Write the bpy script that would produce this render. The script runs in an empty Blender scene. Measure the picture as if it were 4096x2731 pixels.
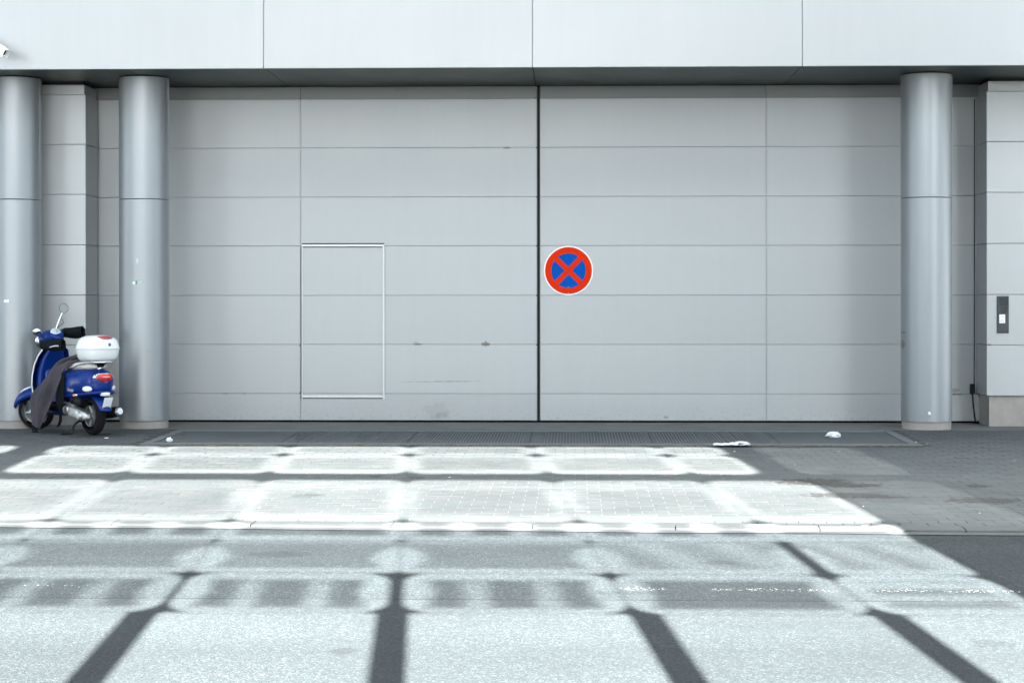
import bpy, bmesh, math, random
from mathutils import Vector, Matrix, noise as mnoise
random.seed(7)
PI = math.pi
S = bpy.context.scene
C = S.collection

# ------------------------------------------------------------------ camera
D_CAM = 24.28
cam_d = bpy.data.cameras.new('camera'); cam = bpy.data.objects.new('camera', cam_d); C.objects.link(cam)
cam.location = (0, -D_CAM, 1.494)
cam.rotation_euler = (PI/2, math.radians(0.03), math.atan(252/7964))
cam_d.sensor_fit = 'HORIZONTAL'; cam_d.sensor_width = 36
cam_d.lens = 36*7964/4096
cam_d.shift_y = -(1365.5-1200)/4096
cam_d.clip_start = .1; cam_d.clip_end = 3000
S.camera = cam

# ------------------------------------------------------------------ light
SUN_EL = math.radians(26); SUN_K = .075          # the sun stands behind the camera, a little to the right
sun_dir = Vector((SUN_K, -1, math.tan(SUN_EL)*math.sqrt(1+SUN_K**2))).normalized()
TE = math.tan(SUN_EL)*math.sqrt(1+SUN_K**2)
W = bpy.data.worlds.new('World'); S.world = W; W.use_nodes = True
wn = W.node_tree.nodes; wl = W.node_tree.links
sky = wn.new('ShaderNodeTexSky'); sky.sky_type = 'NISHITA'; sky.sun_disc = False
sky.sun_elevation = SUN_EL; sky.sun_rotation = math.atan2(sun_dir.x, sun_dir.y)
sky.air_density = .3; sky.dust_density = .35; sky.ozone_density = 1.0; sky.altitude = 100
bg = wn['Background']; bg.inputs[1].default_value = .05
hz = wn.new('ShaderNodeHueSaturation'); hz.inputs['Saturation'].default_value = .42; hz.inputs['Hue'].default_value = .467      # thin high haze: a paler sky
wl.new(sky.outputs[0], hz.inputs['Color']); wl.new(hz.outputs[0], bg.inputs[0])
sun_d = bpy.data.lights.new('sun', 'SUN'); sun = bpy.data.objects.new('sun', sun_d); C.objects.link(sun)
sun_d.energy = 5.0; sun_d.angle = math.radians(.28); sun_d.color = (1, .985, .96)
sun.rotation_euler = (-sun_dir).to_track_quat('-Z', 'Y').to_euler()
sun.location = (3, -40, 30)
S.view_settings.view_transform = 'Standard'; S.view_settings.look = 'None'
S.view_settings.exposure = 4.5; S.view_settings.gamma = 1; S.view_settings.use_curve_mapping = False
S.render.engine = 'CYCLES'
S.cycles.max_bounces = 8; S.cycles.transparent_max_bounces = 12
S.cycles.caustics_reflective = False; S.cycles.caustics_refractive = False

# ------------------------------------------------------------------ helpers
def tag(o, label=None, cat=None, group=None, kind=None):
    if label: o['label'] = label
    if cat: o['category'] = cat
    if group: o['group'] = group
    if kind: o['kind'] = kind
    return o
def empty(name, loc=(0,0,0), rz=0, parent=None):
    o = bpy.data.objects.new(name, None); C.objects.link(o)
    o.location = loc; o.rotation_euler = (0,0,rz); o.empty_display_size = .2
    if parent: o.parent = parent
    return o
class MB:
    def __init__(s): s.v=[]; s.f=[]; s.sm=[]
    def add(s, vs, fs, smooth=False):
        n=len(s.v); s.v += [tuple(p) for p in vs]; s.f += [[n+i for i in f] for f in fs]; s.sm += [smooth]*len(fs); return s
    def box(s, x0,x1,y0,y1,z0,z1):
        vs=[(x0,y0,z0),(x1,y0,z0),(x1,y1,z0),(x0,y1,z0),(x0,y0,z1),(x1,y0,z1),(x1,y1,z1),(x0,y1,z1)]
        return s.add(vs,[(0,3,2,1),(4,5,6,7),(0,1,5,4),(1,2,6,5),(2,3,7,6),(3,0,4,7)])
    def panel(s, x0,x1,y,z0,z1,t=.03,c=.003):          # front faces -Y, chamfered edges
        vs=[(x0,y+t,z0),(x1,y+t,z0),(x1,y+t,z1),(x0,y+t,z1),(x0,y+c,z0),(x1,y+c,z0),(x1,y+c,z1),(x0,y+c,z1),
            (x0+c,y,z0+c),(x1-c,y,z0+c),(x1-c,y,z1-c),(x0+c,y,z1-c)]
        fs=[(8,9,10,11),(4,5,9,8),(5,6,10,9),(6,7,11,10),(7,4,8,11),(0,1,5,4),(1,2,6,5),(2,3,7,6),(3,0,4,7),(3,2,1,0)]
        return s.add(vs,fs)
    def tube(s, pts, r, n=10, cap=True):
        pts=[Vector(p) for p in pts]; m=len(pts); R=r if isinstance(r,(list,tuple)) else [r]*m
        vs=[]; up=None
        for i,p in enumerate(pts):
            t=(pts[min(i+1,m-1)]-pts[max(i-1,0)]).normalized()
            if up is None:
                up = Vector((0,0,1)) if abs(t.z)<.9 else Vector((1,0,0))
            a=t.cross(up).normalized(); b=a.cross(t).normalized(); up=b
            for k in range(n):
                w=2*PI*k/n; vs.append(p+R[i]*(math.cos(w)*a+math.sin(w)*b))
        fs=[]
        for i in range(m-1):
            for k in range(n):
                k2=(k+1)%n; fs.append((i*n+k,i*n+k2,(i+1)*n+k2,(i+1)*n+k))
        s.add(vs,fs,True)
        if cap: s.add(vs[:n],[tuple(range(n))]); s.add(vs[-n:],[tuple(range(n))[::-1]])
        return s
    def lathe(s, prof, o=(0,0,0), axis='Z', n=40, a0=0, a1=2*PI, M=None):   # prof: (radius, height)
        full=abs(a1-a0-2*PI)<1e-6; cols=n if full else n+1; vs=[]
        for j in range(cols):
            w=a0+(a1-a0)*j/n; cw,sw=math.cos(w),math.sin(w)
            for r,h in prof:
                p=(r*cw,r*sw,h) if axis=='Z' else ((r*cw,h,r*sw) if axis=='Y' else (h,r*cw,r*sw))
                p=Vector(p)
                if M: p=M@p
                vs.append(Vector(o)+p)
        m=len(prof); fs=[]
        for j in range(n):
            j2=(j+1)%cols
            for i in range(m-1): fs.append((j*m+i,j2*m+i,j2*m+i+1,j*m+i+1))
        return s.add(vs,fs,True)
    def loft(s, secs, closed=True, cap=True, smooth=True):
        n=len(secs[0]); vs=[p for q in secs for p in q]; fs=[]
        for i in range(len(secs)-1):
            for k in range(n if closed else n-1):
                k2=(k+1)%n; fs.append((i*n+k,i*n+k2,(i+1)*n+k2,(i+1)*n+k))
        s.add(vs,fs,smooth)
        if cap and closed: s.add(secs[0],[tuple(range(n))[::-1]]); s.add(secs[-1],[tuple(range(n))])
        return s
    def tf(s, M): s.v=[tuple(M@Vector(p)) for p in s.v]; return s
    def mesh(s, name, mat):
        me=bpy.data.meshes.new(name); me.from_pydata(s.v,[],s.f); me.polygons.foreach_set('use_smooth',s.sm)
        bm=bmesh.new(); bm.from_mesh(me); bmesh.ops.remove_doubles(bm,verts=bm.verts,dist=1e-5)
        bmesh.ops.recalc_face_normals(bm,faces=bm.faces); bm.to_mesh(me); bm.free()
        if mat: me.materials.append(mat)
        me.set_sharp_from_angle(angle=math.radians(38))
        return me
    def build(s, name, mat, parent=None, raw=False):
        if raw:
            me=bpy.data.meshes.new(name); me.from_pydata(s.v,[],s.f); me.polygons.foreach_set('use_smooth',s.sm); me.materials.append(mat)
        else: me=s.mesh(name,mat)
        return link(name,me,parent)
def link(name, me, parent=None, loc=None):
    o=bpy.data.objects.new(name,me); C.objects.link(o)
    if parent: o.parent=parent
    if loc: o.location=loc
    return o
def sup(cx,cy,cz,a,b,plane='yz',e=2.6,n=28):                 # superellipse ring
    out=[]
    for k in range(n):
        w=2*PI*k/n; cw,sw=math.cos(w),math.sin(w)
        u=a*math.copysign(abs(cw)**(2/e),cw); v=b*math.copysign(abs(sw)**(2/e),sw)
        out.append({'yz':(cx,cy+u,cz+v),'xy':(cx+u,cy+v,cz),'xz':(cx+u,cy,cz+v)}[plane])
    return out

# ------------------------------------------------------------------ materials
class NT:
    def __init__(s,name):
        s.m=bpy.data.materials.new(name); s.m.use_nodes=True; s.t=s.m.node_tree; s.b=s.t.nodes['Principled BSDF']; s._pos=None
    def n(s,t,**k):
        x=s.t.nodes.new(t)
        for a,b in k.items(): setattr(x,a,b)
        return x
    def l(s,a,b): s.t.links.new(a,b)
    def put(s,sock,v):
        if hasattr(v,'is_linked') or isinstance(v,bpy.types.NodeSocket): s.l(v,sock)
        else: sock.default_value=v
    def pos(s):
        if not s._pos: s._pos=s.n('ShaderNodeNewGeometry').outputs['Position']
        return s._pos
    def math(s,op,a,b=0,c=0):
        x=s.n('ShaderNodeMath',operation=op); s.put(x.inputs[0],a); s.put(x.inputs[1],b); s.put(x.inputs[2],c); return x.outputs[0]
    def scale(s,vec,sc):
        x=s.n('ShaderNodeMapping'); s.l(vec,x.inputs[0]); x.inputs['Scale'].default_value=sc; return x.outputs[0]
    def noise(s,vec,scale,detail=4,rough=.55):
        x=s.n('ShaderNodeTexNoise'); s.l(vec,x.inputs['Vector']); x.inputs['Scale'].default_value=scale
        x.inputs['Detail'].default_value=detail; x.inputs['Roughness'].default_value=rough; return x.outputs[0]
    def vor(s,vec,scale,feature='F1'):
        x=s.n('ShaderNodeTexVoronoi',feature=feature); s.l(vec,x.inputs['Vector']); x.inputs['Scale'].default_value=scale; return x
    def ramp(s,f,stops):
        x=s.n('ShaderNodeValToRGB'); s.l(f,x.inputs[0]); e=x.color_ramp.elements
        while len(e)<len(stops): e.new(.5)
        for q,(p,c) in zip(e,stops):
            q.position=p; q.color=(c,c,c,1) if not isinstance(c,tuple) else (*c,1)
        return x.outputs[0]
    def mix(s,f,a,b,mode='MIX'):
        x=s.n('ShaderNodeMix',data_type='RGBA',blend_type=mode); s.put(x.inputs[0],f)
        for i,v in ((6,a),(7,b)):
            if isinstance(v,tuple): v=(*v[:3],1)
            s.put(x.inputs[i],v)
        return x.outputs[2]
    def bump(s,h,strength=.3,dist=.002):
        x=s.n('ShaderNodeBump'); s.l(h,x.inputs['Height']); x.inputs['Strength'].default_value=strength; x.inputs['Distance'].default_value=dist
        s.l(x.outputs[0],s.b.inputs['Normal'])
    def set(s,color=None,rough=None,metal=None,**k):
        if color is not None: s.put(s.b.inputs['Base Color'],(*color,1) if isinstance(color,tuple) else color)
        if rough is not None: s.put(s.b.inputs['Roughness'],rough)
        if metal is not None: s.put(s.b.inputs['Metallic'],metal)
        for a,v in k.items(): s.put(s.b.inputs[a.replace('_',' ')],v)
        return s
    def spots(s, base, items, dark):              # stains: (x,y,z, rx,ry,rz, strength)
        out=base; nz=s.noise(s.pos(),14,5,.65)
        for (x,y,z,rx,ry,rz,k) in items:
            sub=s.n('ShaderNodeVectorMath',operation='SUBTRACT'); s.l(s.pos(),sub.inputs[0]); sub.inputs[1].default_value=(x,y,z)
            dv=s.n('ShaderNodeVectorMath',operation='DIVIDE'); s.l(sub.outputs[0],dv.inputs[0]); dv.inputs[1].default_value=(rx,ry,rz)
            ln=s.n('ShaderNodeVectorMath',operation='LENGTH'); s.l(dv.outputs[0],ln.inputs[0])
            a=s.math('ADD',ln.outputs['Value'],s.math('MULTIPLY',s.math('SUBTRACT',nz,.5),2.4))
            mr=s.n('ShaderNodeMapRange'); s.l(a,mr.inputs[0]); mr.inputs[1].default_value=.75; mr.inputs[2].default_value=1.05
            mr.inputs[3].default_value=k; mr.inputs[4].default_value=0
            out=s.mix(mr.outputs[0],out,dark)
        return out
def plain(name,color,rough=.5,metal=0,var=.12,scale=30,**k):
    t=NT(name); tc=t.n('ShaderNodeTexCoord').outputs['Object']
    f=t.noise(tc,scale,4); lo=tuple(c*(1-var) for c in color); hi=tuple(min(1,c*(1+var)) for c in color)
    t.set(t.mix(f,lo,hi),t.math('ADD',t.math('MULTIPLY',f,.12),rough-.06),metal,**k); return t.m

def cladding(name,color,metal=.7,rough=.42,stains=(),calm=1):
    t=NT(name); P=t.pos(); oi=t.n('ShaderNodeObjectInfo').outputs['Random']
    streak=t.noise(t.scale(P,(9,9,.5)),1.2,5,.6); cloud=t.noise(P,1.7,3)
    f=t.math('ADD',t.math('MULTIPLY',streak,.5),t.math('MULTIPLY',cloud,.5))
    c=t.mix(f,tuple(q*(1-.07*calm) for q in color),tuple(min(1,q*(1+.05*calm)) for q in color))
    hsv=t.n('ShaderNodeHueSaturation'); t.l(c,hsv.inputs['Color']); t.l(t.math('ADD',t.math('MULTIPLY',oi,.05),.975),hsv.inputs['Value'])
    c=hsv.outputs[0]
    # splash grime close to the ground, thinning out upwards
    z=t.n('ShaderNodeSeparateXYZ'); t.l(P,z.inputs[0])
    mr=t.n('ShaderNodeMapRange'); t.l(z.outputs[2],mr.inputs[0]); mr.inputs[1].default_value=.02; mr.inputs[2].default_value=.32; mr.inputs[3].default_value=1; mr.inputs[4].default_value=0
    g=t.ramp(t.noise(P,26,6,.7),[(.5,0),(.72,.5)])
    c=t.mix(t.math('MULTIPLY',g,mr.outputs[0]),c,(.18,.17,.15))
    if stains: c=t.spots(c,stains,(.16,.15,.13))
    t.set(c,t.math('ADD',t.math('MULTIPLY',cloud,.10*calm),rough-.05*calm),metal)
    t.bump(t.noise(P,2.2,2),.05*calm,.01)
    return t.m
M={}
SCUFF=[(-1.09,0,.955,.055,.5,.022,.9),(-1.09,0,.965,.012,.5,.05,.8),(-1.92,0,.955,.06,.5,.013,.8),(-1.95,0,.975,.05,.5,.012,.3),(-.83,0,3.35,.05,.5,.014,.7),
       (-1.75,0,.498,.5,.5,.004,.55),(-1.45,0,.505,.35,.5,.004,.5),(-1.68,0,.15,.16,.5,.10,.16),(-1.63,0,.08,.1,.5,.05,.22),(-3.36,0,.94,.03,.5,.025,.7),(-3.36,0,.36,.02,.5,.02,.7),
       (4.15,0,.35,.10,.5,.012,.9),(4.55,0,.35,.16,.5,.014,.8),(4.6,0,.4,.05,.5,.03,.5),(-4.3,0,.35,.05,.5,.008,.6),(-4.05,0,.35,.03,.5,.008,.6),(1.1,0,.07,.03,.5,.02,.5)]
M['clad']=cladding('aluminium_cladding',(.405,.424,.420),.22,.46,SCUFF)
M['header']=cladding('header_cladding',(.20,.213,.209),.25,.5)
M['fascia']=cladding('fascia_cladding',(.37,.383,.381),.45,.45)
M['soffit']=cladding('soffit_cladding',(.045,.056,.053),.6,.45)  # shade under the overhang put into a darker cladding colour
M['column']=cladding('column_steel',(.295,.313,.319),.66,.46,[(3.79,-1,1.12,.03,.3,.012,.8),(3.79,-1,.98,.025,.3,.05,.8),(-5.3,-1,1.02,.03,.3,.03,.4),(-4.95,-1.2,.9,.03,.3,.03,.12)],.1)
M['pier']=cladding('pier_cladding',(.415,.433,.428),.28,.45,[(4.89,-.6,.965,.03,.3,.012,.7)])
M['seam']=plain('seam_gasket',(.22,.228,.222),.7)
M['dark']=plain('dark_void',(.012,.013,.013),.8)
M['rubber']=plain('black_rubber',(.02,.022,.022),.6)
M['khaki']=plain('khaki_edge_seal',(.12,.11,.085),.6)
M['frame']=plain('bright_aluminium',(.58,.59,.59),.42,.3)
def concrete(name,color,scale=1,stains=(),var=.25):
    t=NT(name); P=t.pos()
    a=t.noise(P,3*scale,6,.65); b=t.noise(P,60*scale,3,.7)
    f=t.math('ADD',t.math('MULTIPLY',a,.6),t.math('MULTIPLY',b,.4))
    c=t.ramp(f,[(.25,tuple(q*(1-var) for q in color)),(.75,tuple(q*(1+var) for q in color))])
    st=t.ramp(t.noise(P,1.1,5,.7),[(.5,0),(.75,.55)])
    c=t.mix(st,c,tuple(q*.55 for q in color))
    if stains: c=t.spots(c,stains,tuple(q*.3 for q in color))
    t.set(c,.85); t.bump(f,.4,.004); return t.m
M['concrete']=concrete('weathered_concrete',(.15,.152,.145))
M['plinth']=concrete('plinth_concrete',(.33,.31,.275),2)
M['kerb']=concrete('kerb_concrete',(.068,.075,.0745),2)
M['drain_border']=concrete('drain_border_concrete',(.14,.15,.148),3)
M['plate']=concrete('drain_plate',(.075,.087,.087),2,var=.2)
M['rib']=plain('drain_rib_metal',(.17,.185,.185),.55,.3)
M['dirt']=concrete('joint_dirt',(.05,.05,.032),6)
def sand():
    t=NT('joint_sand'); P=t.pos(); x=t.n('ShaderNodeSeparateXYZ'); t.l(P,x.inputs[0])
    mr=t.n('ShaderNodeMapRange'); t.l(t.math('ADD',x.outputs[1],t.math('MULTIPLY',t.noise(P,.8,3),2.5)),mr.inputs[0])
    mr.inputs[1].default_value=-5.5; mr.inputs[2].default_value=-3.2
    t.set(t.mix(mr.outputs[0],(.16,.162,.154),(.03,.032,.026)),.9); return t.m       # pale sand by the kerb; unlit joints painted darker towards the wall
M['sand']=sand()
def paver_mat(name, individual):
    t=NT(name); P=t.pos()
    if individual: r=t.n('ShaderNodeObjectInfo').outputs['Random']
    else:
        a=t.n('ShaderNodeAttribute'); a.attribute_name='tone'; r=a.outputs['Fac']
    c=t.ramp(r,[(0,(.079,.092,.092)),(.5,(.089,.101,.100)),(1,(.102,.109,.106))])
    fine=t.noise(P,180,3,.7); c=t.mix(t.ramp(fine,[(.35,.28),(.7,0)]),c,(.07,.072,.075))
    big=t.noise(P,.7,5,.65); c=t.mix(t.ramp(big,[(.45,0),(.75,.4)]),c,(.09,.092,.095))
    # wet and oily stains
    wet=[(2.05,-7.15,-.06,.36,.30,1,.95),(2.32,-7.42,-.06,.30,.18,1,.9),(2.2,-8.2,-.07,.36,.20,1,.85),(2.45,-8.32,-.07,.22,.14,1,.8),(3.22,-8.56,-.075,.30,.24,1,.9),(3.37,-7.45,-.065,.09,.13,1,.8),
         (-1.4,-6.85,-.06,.1,.12,1,.6),(-2.15,-8.3,-.075,.12,.15,1,.5),(-1.75,-6.75,-.06,.07,.1,1,.6),(-5.4,-6.3,-.06,.15,.1,1,.8),(-5.35,-2.3,0,.35,.35,1,.5),(-5.9,-1.9,0,.3,.25,1,.45)]
    c=t.spots(c,wet,(.028,.027,.025))
    t.set(c,t.ramp(big,[(.3,.62),(.8,.9)]),Specular_IOR_Level=.2); t.bump(fine,.35,.002); return t.m
M['paver']=paver_mat('paver_concrete',True); M['paver_far']=paver_mat('paver_concrete_far',False)
def asphalt():
    t=NT('asphalt'); P=t.pos(); sx=t.n('ShaderNodeSeparateXYZ'); t.l(P,sx.inputs[0])
    v=t.vor(P,105); cell=t.n('ShaderNodeSeparateColor'); t.l(v.outputs['Color'],cell.inputs[0])
    v2=t.vor(P,240); cell2=t.n('ShaderNodeSeparateColor'); t.l(v2.outputs['Color'],cell2.inputs[0])
    c=t.ramp(cell.outputs[0],[(0,(0.0130,0.0184,0.0204)),(.55,(0.0252,0.0335,0.0360)),(.86,(0.0491,0.0598,0.0624)),(1,(0.120,0.137,0.141))])
    c2=t.ramp(cell2.outputs[0],[(0,(0.0130,0.0184,0.0204)),(.8,(0.0450,0.0536,0.0571)),(1,(0.096,0.109,0.113))])
    c=t.mix(.45,c,c2)
    big=t.noise(P,.8,5,.6); c=t.mix(t.ramp(big,[(.4,0),(.8,.35)]),c,(0.0163,0.0203,0.0217))
    # construction seam; the strip nearer the camera is a coarser, paler mix
    seam=t.math('ADD',sx.outputs[1],t.math('MULTIPLY',t.noise(P,3,3),.03))
    near=t.math('LESS_THAN',seam,-13.34); c=t.mix(t.math('MULTIPLY',near,.14),c,t.mix(.5,c,(0.1309,0.1450,0.1520)))
    dist=t.math('ABSOLUTE',t.math('ADD',seam,13.345)); ln=t.math('LESS_THAN',dist,.012)
    crack=t.math('MULTIPLY',ln,t.ramp(t.noise(P,2.5,3),[(.35,0),(.5,.8)])); c=t.mix(crack,c,(0.0098,0.0114,0.0127))
    tr=t.noise(t.scale(P,(.10,1.0,1)),1.6,5,.6); c=t.mix(t.ramp(tr,[(.42,0),(.7,.30)]),c,(0.0204,0.0230,0.0241))      # tyre polished tracks along the road
    c=t.spots(c,[(-1.9,-11.6,-.14,.22,.16,1,.45),(.9,-11.9,-.14,.12,.1,1,.5),(2.0,-14.6,-.17,.12,.12,1,.35),(-1.1,-14.9,-.17,.07,.09,1,.4),(.3,-13.1,-.15,.3,.07,1,.3)],(0.0136,0.0161,0.0172))
    # gutter line stays dark and smooth along the kerb
    t.set(c,.85,Specular_IOR_Level=.12); h=t.math('ADD',t.math('MULTIPLY',v.outputs['Distance'],-1),t.math('MULTIPLY',v2.outputs['Distance'],-.5))
    t.bump(h,.55,.006); return t.m
M['asphalt']=asphalt()
M['earth']=concrete('far_ground',(.16,.155,.14),.3)
M['paint']=plain('road_paint',(.50,.50,.49),.7)
M['red']=plain('sign_red',(.72,.030,.0015),.55,0,.05,6,Specular_IOR_Level=.06)
M['blue']=plain('sign_blue',(.0,.085,.42),.55,0,.05,6,Specular_IOR_Level=.06)
M['signwhite']=plain('sign_white',(.86,.87,.87),.4,0,.03)
M['intercom']=plain('intercom_plastic',(.03,.036,.036),.4)
M['intercom2']=plain('intercom_glass',(.03,.045,.05),.12)
M['card']=plain('white_card',(.85,.86,.88),.5,0,.03)
M['ink']=plain('grey_ink',(.25,.28,.36),.6)
M['green']=plain('green_print',(.03,.22,.12),.5)
M['whitebox']=plain('white_gloss_plastic',(.82,.83,.82),.22,0,.03,Coat_Weight=.4,Coat_Roughness=.1)
M['scblue']=plain('blue_gloss_paint',(.0,.023,.175),.4,0,.08,6,Specular_IOR_Level=.15,Coat_Weight=.32,Coat_Roughness=.05)
M['chrome']=plain('chrome',(.75,.77,.78),.14,1.0,.05)
M['alu']=plain('cast_aluminium',(.50,.50,.49),.38,.85,.25,25)
M['tyre']=plain('tyre_rubber',(.009,.0095,.010),.85,0,.25,30,Specular_IOR_Level=.15)
M['rim']=plain('rim_paint',(.42,.43,.43),.4,.7)
M['muff']=plain('black_nylon',(.005,.007,.008),.85,0,.35,40,Specular_IOR_Level=.15)
M['reflect']=plain('reflective_tape',(.6,.62,.63),.35,.2)
def cloth():
    t=NT('grey_leg_cover_cloth'); P=t.n('ShaderNodeTexCoord').outputs['Object']
    f=t.noise(P,7,5,.6); t.set(t.mix(f,(.045,.041,.05),(.085,.078,.092)),.7,0,Specular_IOR_Level=.2); t.bump(t.noise(P,18,3),.5,.008); return t.m
M['cloth']=cloth()
M['cream']=plain('cream_seat_vinyl',(.70,.66,.56),.45,0,.06)
M['redlens']=plain('red_lens',(.62,.02,.012),.12,0,.3,25,Coat_Weight=1.0)
M['redref']=plain('red_reflector',(.45,.02,.04),.2,0,.1,Coat_Weight=1.0)
M['clearlens']=plain('clear_lens',(.75,.75,.70),.12,0,.35,60,Coat_Weight=1.0)
M['orange']=plain('orange_reflector',(.85,.20,.01),.25,0,.1)
M['plateW']=plain('plate_white',(.80,.83,.80),.45,0,.03)
M['dial']=plain('dial_face',(.62,.72,.72),.15,0,.1,40)
M['black']=plain('black_plastic',(.008,.009,.010),.5,0,.12,30,Specular_IOR_Level=.25)
M['glassm']=plain('mirror_glass',(.30,.32,.33),.08,1.0,.02)
M['paper']=plain('white_paper',(.86,.87,.88),.75,0,.05)
M['scuff']=plain('pale_scuff',(.50,.53,.55),.6,0,.1)
M['leaf']=plain('dry_leaf',(.24,.13,.05),.7,0,.3)
M['butt']=plain('cigarette_filter',(.62,.36,.15),.8)
M['camwhite']=plain('camera_housing',(.80,.80,.76),.4,0,.05)

# ------------------------------------------------------------------ ground, road, pavement
def zg(Y): return 0. if Y>-1.3 else .011*(Y+1.3)
KA=-math.tan(math.radians(2.6))                       # kerb line runs slightly askew
def kerbY(X): return -10.05+KA*(X+1.0)*.85            # back edge of the kerb stones
def grid(x0,x1,y0,y1,nx,ny,zf,mask=None):
    mb=MB(); vs=[]
    for j in range(ny+1):
        for i in range(nx+1):
            X=x0+(x1-x0)*i/nx; Y=y0+(y1-y0)*j/ny; vs.append((X,Y,zf(X,Y)))
    fs=[(j*(nx+1)+i,j*(nx+1)+i+1,(j+1)*(nx+1)+i+1,(j+1)*(nx+1)+i) for j in range(ny) for i in range(nx)]
    return mb.add(vs,fs,True)
tag(MB().add([(-900,-900,-.9),(900,-900,-.9),(900,900,-.9),(-900,900,-.9)],[(0,1,2,3)]).build('ground',M['earth']),kind='structure')
ROAD_DROP=.016
def roadz(X,Y): return zg(max(Y,-30))-ROAD_DROP
# road sheet from the kerb to beyond the camera
tag(grid(-60,60,-60,-9.2,24,60,roadz).build('road',M['asphalt']),kind='structure')
# pavement bed (sand) that carries the pavers
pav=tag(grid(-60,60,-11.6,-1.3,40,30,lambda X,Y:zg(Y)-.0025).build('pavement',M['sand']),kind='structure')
# clip: the bed must not lie over the road; it dips under the road beyond the kerb line
for v in pav.data.vertices:
    if v.co.y<kerbY(v.co.x)-.12: v.co.y=kerbY(v.co.x)-.12; v.co.z=zg(v.co.y)-.06
PL,PD=.2,.166
PXG,PYG=.007,.003
def paver_geo(w,d):
    c=.0012; x,y=w/2,d/2
    vs=[(-x,-y,-.012),(x,-y,-.012),(x,y,-.012),(-x,y,-.012),(-x,-y,-c),(x,-y,-c),(x,y,-c),(-x,y,-c),(-x+c,-y+c,0),(x-c,-y+c,0),(x-c,y-c,0),(-x+c,y-c,0)]
    fs=[(8,9,10,11)]+[(a,(a+1)%4,(a+1)%4+4,a+4) for a in range(4)]+[(a+4,(a+1)%4+4,(a+1)%4+8,a+8) for a in range(4)]
    return vs,fs
pv,pf=paver_geo(PL-PXG,PD-PYG)
pm=MB().add(pv,pf).mesh('paver',M['paver'])
spots=[]
row=0; Y=-1.36-PD/2
GX0,GX1,GY0=-4.60,3.60,-3.66                           # drain rectangle
while Y>-11.2:
    off=(row%2)*PL/2; i0=int(-13/PL); i1=int(10/PL)
    for i in range(i0,i1):
        X=i*PL+off
        if Y-PD/2<kerbY(X)-.05+0.0 and Y<kerbY(X)-.06: continue
        if Y+PD/2>GY0 and GX0-PL*.45<X<GX1+PL*.45: continue
        spots.append((X,Y))
    row+=1; Y-=PD
vis=[p for p in spots if abs(p[0])<(p[1]+D_CAM)*.262+.1 and p[0]>-(p[1]+D_CAM)*.29]
near=set(sorted(range(len(spots)),key=lambda i:(0 if (-(spots[i][1]+D_CAM)*.288<spots[i][0]<(spots[i][1]+D_CAM)*.225) else 1,spots[i][1]))[:300])
tilt=lambda:(random.gauss(0,.002),random.gauss(0,.002))
mb=MB(); tone=[]
for i,(X,Y) in enumerate(spots):
    dz=random.gauss(0,.0005); a,b=tilt()
    if i in near:
        o=link('paver',pm,pav,(X,Y,zg(Y)+dz)); o.rotation_euler=(math.atan(.011)+a,b,random.gauss(0,.008))
    else:
        r=random.random(); cz=random.gauss(0,.008)
        vs=[(X+x-cz*y,Y+y+cz*x,zg(Y+y)+z+dz+a*y-b*x) for x,y,z in pv]; mb.add(vs,pf); tone+=[r]*len(pv)
fo=mb.build('paver_field',M['paver_far'],pav,raw=True); tag(fo,kind='stuff')
at=fo.data.attributes.new('tone','FLOAT','POINT'); at.data.foreach_set('value',tone)
# kerb
kerb=tag(MB().add([(-60,kerbY(-60)-.02,-.5),(60,kerbY(60)-.02,-.5),(60,kerbY(60)-.26,-.5),(-60,kerbY(-60)-.26,-.5),
    (-60,kerbY(-60)-.02,-.125),(60,kerbY(60)-.02,-.125),(60,kerbY(60)-.26,-.125),(-60,kerbY(-60)-.26,-.125)],
    [(4,5,6,7),(0,1,5,4),(2,3,7,6),(1,2,6,5),(3,0,4,7)]).build('kerb',M['kerb']),kind='structure')
ang=math.atan(KA*.85)
def kerb_geo(L):
    prof=[(0,-.15),(0,-.004),(-.004,.0),(-.20,-.003),(-.23,-.007),(-.252,-.030),(-.252,-.15)]
    return MB().loft([[(-L/2+.004,y,z) for y,z in prof],[(L/2-.004,y,z) for y,z in prof]],smooth=False)
km=kerb_geo(1.0).mesh('kerb_stone',M['kerb'])
for i in range(-13,13):
    X=.21+i*1.0; Y=kerbY(X); o=link('kerb_stone',km,kerb,(X,Y,zg(Y)+.006+random.gauss(0,.0015))); o.rotation_euler=(0,0,ang+random.gauss(0,.002))
# gutter strip of smooth asphalt sealing
gm=MB()
for i in range(-30,30):
    x0,x1=i*.6,(i+1)*.6
    vs=[(x0,kerbY(x0)-.24,0),(x1,kerbY(x1)-.24,0),(x1,kerbY(x1)-.36-.02*math.sin(x1*3),0),(x0,kerbY(x0)-.36-.02*math.sin(x0*3),0)]
    gm.add([(x,y,roadz(x,y)+.005) for x,y,_ in vs],[(0,1,2,3)])
tag(gm.build('gutter',concrete('gutter_concrete',(.055,.06,.061),2)),kind='structure')
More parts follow.
